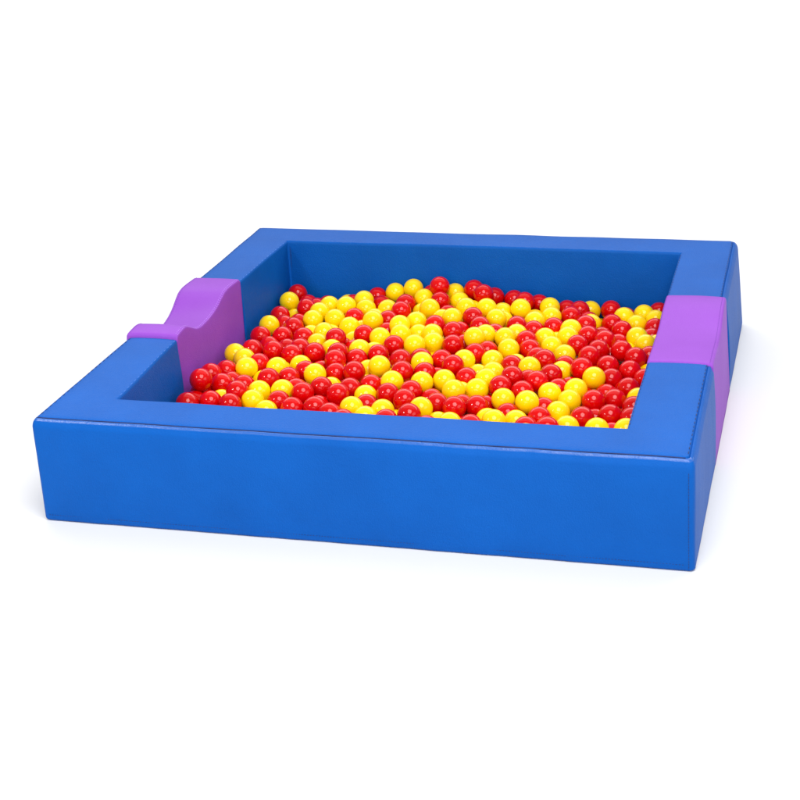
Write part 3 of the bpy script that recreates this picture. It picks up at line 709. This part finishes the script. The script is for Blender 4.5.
('Y', 0.2752, 0.1648, 0.1230, 'barely showing yellow ball amid both colours at middle right of heap, leftmost'),
('Y', 0.2496, 0.7031, 0.1040, 'barely showing yellow ball amid both colours at back right of heap'),
('R', 0.5508, -0.0581, 0.1009, 'barely showing red ball amid both colours at front right of heap, rightmost'),
('R', 0.4951, -0.0022, 0.1118, 'barely showing red ball amid both colours at front right of heap, fourth from the left'),
('Y', 0.6459, 0.3814, 0.1057, 'barely showing yellow ball amid red ones at middle right of heap'),
('Y', 0.7498, 0.1711, 0.1062, 'yellow ball along the right inner wall, second from the front of the yellow ones there'),
('R', 0.6847, -0.0005, 0.1077, 'red ball along the right inner wall, second from the front of the red ones there'),
('R', 0.2141, -0.1301, 0.0984, 'barely showing red ball amid both colours at front centre of heap, fifth from the left'),
('R', 0.0167, -0.0808, 0.0977, 'barely showing red ball amid both colours at front centre of heap, leftmost'),
('R', 0.5925, 0.3356, 0.1014, 'barely showing red ball amid red ones at middle right of heap, second from the left'),
('R', 0.4624, 0.6820, 0.1122, 'barely showing red ball amid both colours at back right of heap'),
('Y', 0.3781, 0.4461, 0.1097, 'barely showing yellow ball amid both colours at middle right of heap, rightmost'),
('Y', 0.2765, -0.3532, 0.1269, 'yellow ball partly hidden by the front blue rim, eleventh from the left'),
('R', 0.1720, -0.2629, 0.1332, 'barely showing red ball amid both colours at front centre of heap, fourth from the left'),
]
BURIED = [
('R', -0.636, 0.003, 0.107), ('R', -0.450, 0.198, 0.098), ('R', -0.074, -0.025, 0.121), ('R', 0.008, 0.774, 0.115),
('Y', -0.013, 0.565, 0.117), ('Y', 0.063, 0.391, 0.123), ('Y', 0.437, -0.538, 0.162), ('R', 0.519, 0.102, 0.109),
('R', 0.401, 0.682, 0.040), ('Y', 0.410, 0.813, 0.040), ('Y', 0.478, 0.673, 0.040), ('R', 0.448, 0.745, 0.040),
('Y', 0.487, 0.813, 0.040), ('R', 0.521, 0.606, 0.040), ('R', 0.526, 0.746, 0.040), ('R', 0.564, 0.813, 0.040),
('R', 0.590, 0.568, 0.040), ('R', 0.617, 0.640, 0.040), ('Y', 0.614, 0.728, 0.040), ('Y', 0.750, 0.502, 0.040),
('Y', 0.750, 0.656, 0.040), ('Y', 0.680, 0.686, 0.040), ('R', 0.750, 0.813, 0.040), ('R', -0.713, -0.813, 0.111),
('R', -0.712, -0.733, 0.111), ('R', -0.713, -0.653, 0.111), ('R', -0.671, -0.570, 0.113), ('R', -0.750, -0.559, 0.119),
('Y', -0.703, -0.496, 0.106), ('R', -0.731, -0.236, 0.105), ('R', -0.750, -0.075, 0.109), ('R', -0.731, 0.001, 0.098),
('R', -0.735, 0.174, 0.113), ('R', -0.634, -0.800, 0.109), ('R', -0.632, -0.720, 0.115), ('Y', -0.634, -0.641, 0.114),
('R', -0.590, -0.575, 0.123), ('R', -0.629, -0.506, 0.135), ('Y', -0.628, -0.436, 0.096), ('R', -0.646, -0.272, 0.097),
('R', -0.628, -0.176, 0.085), ('R', -0.656, 0.163, 0.116), ('Y', -0.552, -0.813, 0.108), ('Y', -0.513, -0.738, 0.109),
('R', -0.562, -0.675, 0.113), ('Y', -0.519, -0.608, 0.116), ('Y', -0.525, -0.528, 0.125), ('R', -0.536, -0.450, 0.109),
('Y', -0.573, -0.370, 0.102), ('Y', -0.567, -0.279, 0.096), ('Y', -0.515, -0.109, 0.097), ('R', -0.566, 0.707, 0.102),
('R', -0.445, -0.780, 0.111), ('R', -0.443, -0.700, 0.108), ('R', -0.440, -0.620, 0.108), ('Y', -0.446, -0.535, 0.110),
('Y', -0.491, -0.328, 0.100), ('R', -0.481, 0.125, 0.096), ('Y', -0.461, 0.364, 0.084), ('R', -0.465, 0.490, 0.081),
('Y', -0.491, 0.669, 0.102), ('R', -0.372, -0.813, 0.109), ('R', -0.370, -0.733, 0.108), ('R', -0.368, -0.653, 0.109),
('R', -0.376, -0.573, 0.109), ('Y', -0.383, -0.486, 0.110), ('R', -0.387, -0.350, 0.101), ('Y', -0.364, -0.210, 0.087),
('R', -0.427, -0.125, 0.096), ('Y', -0.389, -0.049, 0.095), ('R', -0.367, 0.164, 0.088), ('Y', -0.389, 0.672, 0.089),
('R', -0.286, -0.780, 0.105), ('R', -0.287, -0.701, 0.103), ('Y', -0.287, -0.620, 0.102), ('R', -0.304, -0.546, 0.133),
('R', -0.298, -0.470, 0.107), ('R', -0.299, -0.394, 0.081), ('R', -0.292, -0.084, 0.080), ('Y', -0.346, 0.052, 0.096),
('R', -0.294, 0.111, 0.087), ('Y', -0.299, 0.591, 0.088), ('R', -0.316, 0.696, 0.092), ('R', -0.208, -0.813, 0.113),
('Y', -0.212, -0.734, 0.112), ('R', -0.215, -0.654, 0.113), ('R', -0.183, -0.580, 0.112), ('R', -0.233, -0.518, 0.110),
('R', -0.225, -0.402, 0.103), ('R', -0.238, -0.246, 0.081), ('R', -0.245, -0.143, 0.110), ('Y', -0.220, -0.056, 0.103),
('R', -0.211, 0.162, 0.096), ('R', -0.241, 0.339, 0.103), ('R', -0.207, 0.409, 0.091), ('R', -0.230, 0.492, 0.109),
('Y', -0.201, 0.565, 0.116), ('R', -0.132, -0.771, 0.109), ('R', -0.141, -0.690, 0.108), ('Y', -0.112, -0.616, 0.105),
('R', -0.116, -0.535, 0.109), ('R', -0.174, -0.464, 0.106), ('R', -0.126, -0.402, 0.100), ('R', -0.126, -0.206, 0.104),
('Y', -0.157, 0.014, 0.104), ('Y', -0.136, 0.228, 0.098), ('Y', -0.127, 0.303, 0.112), ('Y', -0.138, 0.600, 0.089),
('R', -0.134, 0.696, 0.088), ('R', -0.053, -0.779, 0.105), ('R', -0.062, -0.700, 0.103), ('R', -0.033, -0.626, 0.113),
('R', -0.037, -0.546, 0.106), ('Y', -0.062, -0.448, 0.096), ('Y', -0.050, -0.097, 0.103), ('R', -0.081, 0.053, 0.095),
('R', -0.116, 0.146, 0.108), ('R', 0.027, -0.781, 0.106), ('R', 0.019, -0.701, 0.102), ('R', 0.047, -0.624, 0.111),
('R', 0.028, -0.559, 0.152), ('R', 0.038, -0.494, 0.106), ('R', 0.038, -0.412, 0.096), ('R', 0.022, -0.173, 0.091),
('R', -0.004, 0.146, 0.113), ('Y', 0.033, 0.507, 0.090), ('R', 0.107, -0.813, 0.112), ('R', 0.091, -0.735, 0.114),
('R', 0.117, -0.661, 0.099), ('Y', 0.126, -0.555, 0.101), ('Y', 0.117, -0.255, 0.087), ('R', 0.083, -0.044, 0.102),
('Y', 0.091, 0.033, 0.101), ('R', 0.073, 0.164, 0.111), ('Y', 0.091, 0.243, 0.108), ('Y', 0.107, 0.443, 0.081),
('R', 0.104, 0.813, 0.080), ('Y', 0.199, -0.813, 0.103), ('R', 0.183, -0.705, 0.104), ('R', 0.180, -0.613, 0.111),
('R', 0.199, -0.518, 0.103), ('R', 0.198, -0.390, 0.108), ('Y', 0.170, -0.200, 0.095), ('Y', 0.198, -0.047, 0.094),
('R', 0.200, 0.175, 0.100), ('R', 0.205, 0.442, 0.094), ('R', 0.203, 0.565, 0.111), ('R', 0.189, 0.651, 0.081),
('Y', 0.190, 0.813, 0.078), ('Y', 0.280, -0.813, 0.129), ('Y', 0.255, -0.741, 0.107), ('R', 0.268, -0.662, 0.109),
('Y', 0.254, -0.584, 0.115), ('R', 0.298, -0.518, 0.108), ('R', 0.286, -0.291, 0.094), ('Y', 0.281, -0.163, 0.088),
('Y', 0.274, -0.062, 0.104), ('R', 0.291, 0.016, 0.114), ('Y', 0.246, 0.284, 0.108), ('R', 0.286, 0.388, 0.091),
('Y', 0.261, 0.626, 0.105), ('Y', 0.342, -0.767, 0.111), ('R', 0.363, -0.690, 0.109), ('Y', 0.333, -0.616, 0.114),
('R', 0.373, -0.546, 0.116), ('Y', 0.361, -0.469, 0.102), ('R', 0.366, -0.236, 0.105), ('R', 0.346, -0.096, 0.105),
('R', 0.336, 0.560, 0.098), ('R', 0.463, -0.813, 0.113), ('R', 0.419, -0.746, 0.115), ('R', 0.456, -0.675, 0.117),
('R', 0.433, -0.599, 0.109), ('Y', 0.465, -0.497, 0.095), ('R', 0.433, -0.300, 0.094), ('Y', 0.397, 0.032, 0.102),
('R', 0.413, 0.538, 0.102), ('Y', 0.536, -0.783, 0.109), ('R', 0.532, -0.699, 0.114), ('Y', 0.513, -0.619, 0.109),
('Y', 0.528, -0.541, 0.118), ('Y', 0.483, -0.424, 0.117), ('Y', 0.525, -0.360, 0.103), ('R', 0.543, -0.231, 0.074),
('Y', 0.610, -0.813, 0.117), ('R', 0.604, -0.734, 0.116), ('R', 0.593, -0.646, 0.114), ('R', 0.604, -0.567, 0.114),
('R', 0.589, -0.489, 0.110), ('R', 0.615, -0.398, 0.093), ('R', 0.594, -0.131, 0.106), ('R', 0.564, 0.032, 0.096),
('R', 0.566, 0.164, 0.094), ('R', 0.600, 0.234, 0.103), ('R', 0.681, -0.777, 0.110), ('Y', 0.681, -0.697, 0.120),
('R', 0.668, -0.619, 0.109), ('Y', 0.677, -0.544, 0.136), ('Y', 0.694, -0.476, 0.097), ('R', 0.681, -0.218, 0.097),
('Y', 0.693, -0.104, 0.079), ('R', 0.655, 0.133, 0.084), ('R', 0.683, 0.206, 0.077), ('R', 0.689, 0.307, 0.087),
('R', 0.659, 0.542, 0.071), ('R', 0.750, -0.813, 0.126), ('R', 0.750, -0.735, 0.108), ('R', 0.750, -0.661, 0.136),
('R', 0.750, -0.584, 0.112), ('Y', 0.750, -0.510, 0.143), ('R', 0.750, -0.404, 0.071), ('R', 0.750, -0.288, 0.094),
('R', 0.750, -0.025, 0.090), ('R', 0.750, 0.095, 0.090), ('R', 0.750, 0.357, 0.075), ('Y', 0.750, 0.447, 0.116),
('R', 0.750, 0.728, 0.074), ('R', -0.632, 0.361, 0.074), ('R', -0.064, 0.708, 0.083), ('Y', 0.494, -0.151, 0.085),
('R', -0.134, -0.105, 0.123), ('R', 0.377, 0.621, 0.073), ('Y', 0.182, 0.319, 0.063), ('R', 0.032, 0.218, 0.073),
('R', -0.255, 0.765, 0.107), ('Y', 0.029, -0.313, 0.099), ('R', 0.374, 0.269, 0.083), ('R', 0.164, 0.750, 0.092),
('R', -0.642, 0.606, 0.066), ('Y', -0.695, -0.154, 0.083), ('Y', -0.699, 0.801, 0.082), ('R', 0.071, 0.578, 0.109),
('Y', 0.298, -0.416, 0.092), ('Y', -0.410, 0.439, 0.055), ('Y', 0.154, 0.499, 0.091), ('R', -0.559, 0.163, 0.076),
('Y', 0.481, 0.198, 0.089), ('R', 0.716, 0.584, 0.055), ('Y', 0.343, 0.121, 0.101), ('Y', 0.559, 0.684, 0.072),
('Y', -0.555, 0.331, 0.073), ('R', -0.687, 0.055, 0.107), ('R', -0.145, 0.764, 0.130), ('R', -0.679, 0.691, 0.058),
('R', 0.370, 0.745, 0.040), ('R', -0.474, 0.055, 0.087), ('R', -0.138, 0.511, 0.095), ('R', 0.654, 0.790, 0.071),
('Y', -0.060, 0.374, 0.103), ('R', -0.659, 0.473, 0.069), ('Y', 0.304, 0.767, 0.059), ('R', -0.191, 0.077, 0.104),
('Y', 0.428, -0.385, 0.082), ('Y', -0.523, 0.560, 0.119), ('R', -0.665, -0.095, 0.116), ('R', -0.593, -0.085, 0.099),
('Y', -0.473, -0.659, 0.055), ('R', -0.246, -0.330, 0.100), ('R', -0.408, 0.086, 0.092), ('R', -0.057, 0.474, 0.104),
('Y', -0.499, 0.777, 0.051), ('Y', -0.044, 0.216, 0.095), ('R', -0.049, -0.269, 0.092), ('Y', 0.161, 0.094, 0.087),
('Y', -0.312, 0.369, 0.091), ('R', -0.365, -0.420, 0.080), ('R', -0.078, -0.149, 0.067), ('R', -0.010, 0.287, 0.107),
('Y', 0.064, 0.663, 0.088), ('R', -0.497, -0.259, 0.104), ('R', 0.511, 0.270, 0.095), ('R', 0.516, 0.349, 0.098),
('Y', -0.204, 0.258, 0.107), ('R', 0.312, 0.316, 0.090), ('Y', -0.141, 0.434, 0.103), ('Y', -0.690, 0.405, 0.086),
('R', -0.696, -0.372, 0.085), ('R', 0.128, 0.306, 0.105), ('R', 0.537, 0.476, 0.108), ('Y', 0.068, 0.726, 0.118),
('R', -0.396, 0.809, 0.059), ('Y', 0.091, -0.172, 0.093), ('Y', -0.302, -0.006, 0.119), ('R', -0.487, 0.553, 0.056),
('R', -0.308, -0.269, 0.101), ('Y', -0.133, -0.289, 0.091), ('R', -0.565, -0.205, 0.093), ('R', -0.571, 0.096, 0.094),
('Y', 0.381, 0.342, 0.098), ('R', 0.339, 0.680, 0.107), ('R', -0.414, -0.274, 0.104), ('R', -0.301, 0.296, 0.087),
('Y', 0.407, -0.060, 0.094), ('R', -0.058, 0.807, 0.102), ('R', 0.120, -0.333, 0.088), ('R', -0.234, 0.600, 0.063),
('R', 0.414, 0.178, 0.085), ('Y', 0.439, 0.298, 0.088), ]

def ball_mesh(name, mat, seg, rings):
    me = bpy.data.meshes.new(name)
    bm = bmesh.new()
    bmesh.ops.create_uvsphere(bm, u_segments=seg, v_segments=rings, radius=R_BALL)
    bm.to_mesh(me); bm.free()
    me.polygons.foreach_set('use_smooth', [True] * len(me.polygons))
    me.materials.append(mat)
    return me
MESH = {'R': ball_mesh('red_ball', RED, 48, 24), 'Y': ball_mesh('yellow_ball', YELLOW, 48, 24)}
NAME = {'R': 'red_ball', 'Y': 'yellow_ball'}
GROUP = {'R': 'red plastic balls in the ball pit', 'Y': 'yellow plastic balls in the ball pit'}
proto = {}
for c, x, y, z, label in BALLS:
    if c not in proto:
        o = proto[c] = bpy.data.objects.new(NAME[c], MESH[c])
    else:
        o = proto[c].copy()
    COL.objects.link(o)
    o.location = (x, y, z)
    o.rotation_euler = (random.uniform(0, 6.28), random.uniform(0, 6.28), random.uniform(0, 6.28))
    o['label'] = label; o['category'] = 'ball'; o['group'] = GROUP[c]

# the balls buried under them, seen only through the gaps
V, Fc, MI = [], [], []
tv, tf = [(0, 0, 1)], []
SG, RG = 24, 12
for i in range(1, RG):
    for j in range(SG):
        a, b = math.pi * i / RG, 2 * math.pi * j / SG
        tv.append((math.sin(a) * math.cos(b), math.sin(a) * math.sin(b), math.cos(a)))
tv.append((0, 0, -1)); last = len(tv) - 1
for j in range(SG):
    tf.append((0, 1 + j, 1 + (j + 1) % SG))
    tf.append((last, last - SG + (j + 1) % SG, last - SG + j))
    for i in range(RG - 2):
        k = 1 + i * SG
        tf.append((k + j, k + SG + j, k + SG + (j + 1) % SG, k + (j + 1) % SG))
for c, x, y, z in BURIED:
    k = len(V)
    V += [(x + R_BALL * p[0], y + R_BALL * p[1], z + R_BALL * p[2]) for p in tv]
    Fc += [tuple(i + k for i in f) for f in tf]
    MI += [int(c == 'Y')] * len(tf)
me = bpy.data.meshes.new('buried_balls')
me.from_pydata(V, [], Fc)
me.materials.append(RED); me.materials.append(YELLOW)
me.polygons.foreach_set('material_index', MI)
me.polygons.foreach_set('use_smooth', [True] * len(Fc))
o = bpy.data.objects.new('buried_balls', me); COL.objects.link(o)
o['kind'] = 'stuff'; o['label'] = 'red and yellow balls buried under the top layer of the heap'; o['category'] = 'balls'
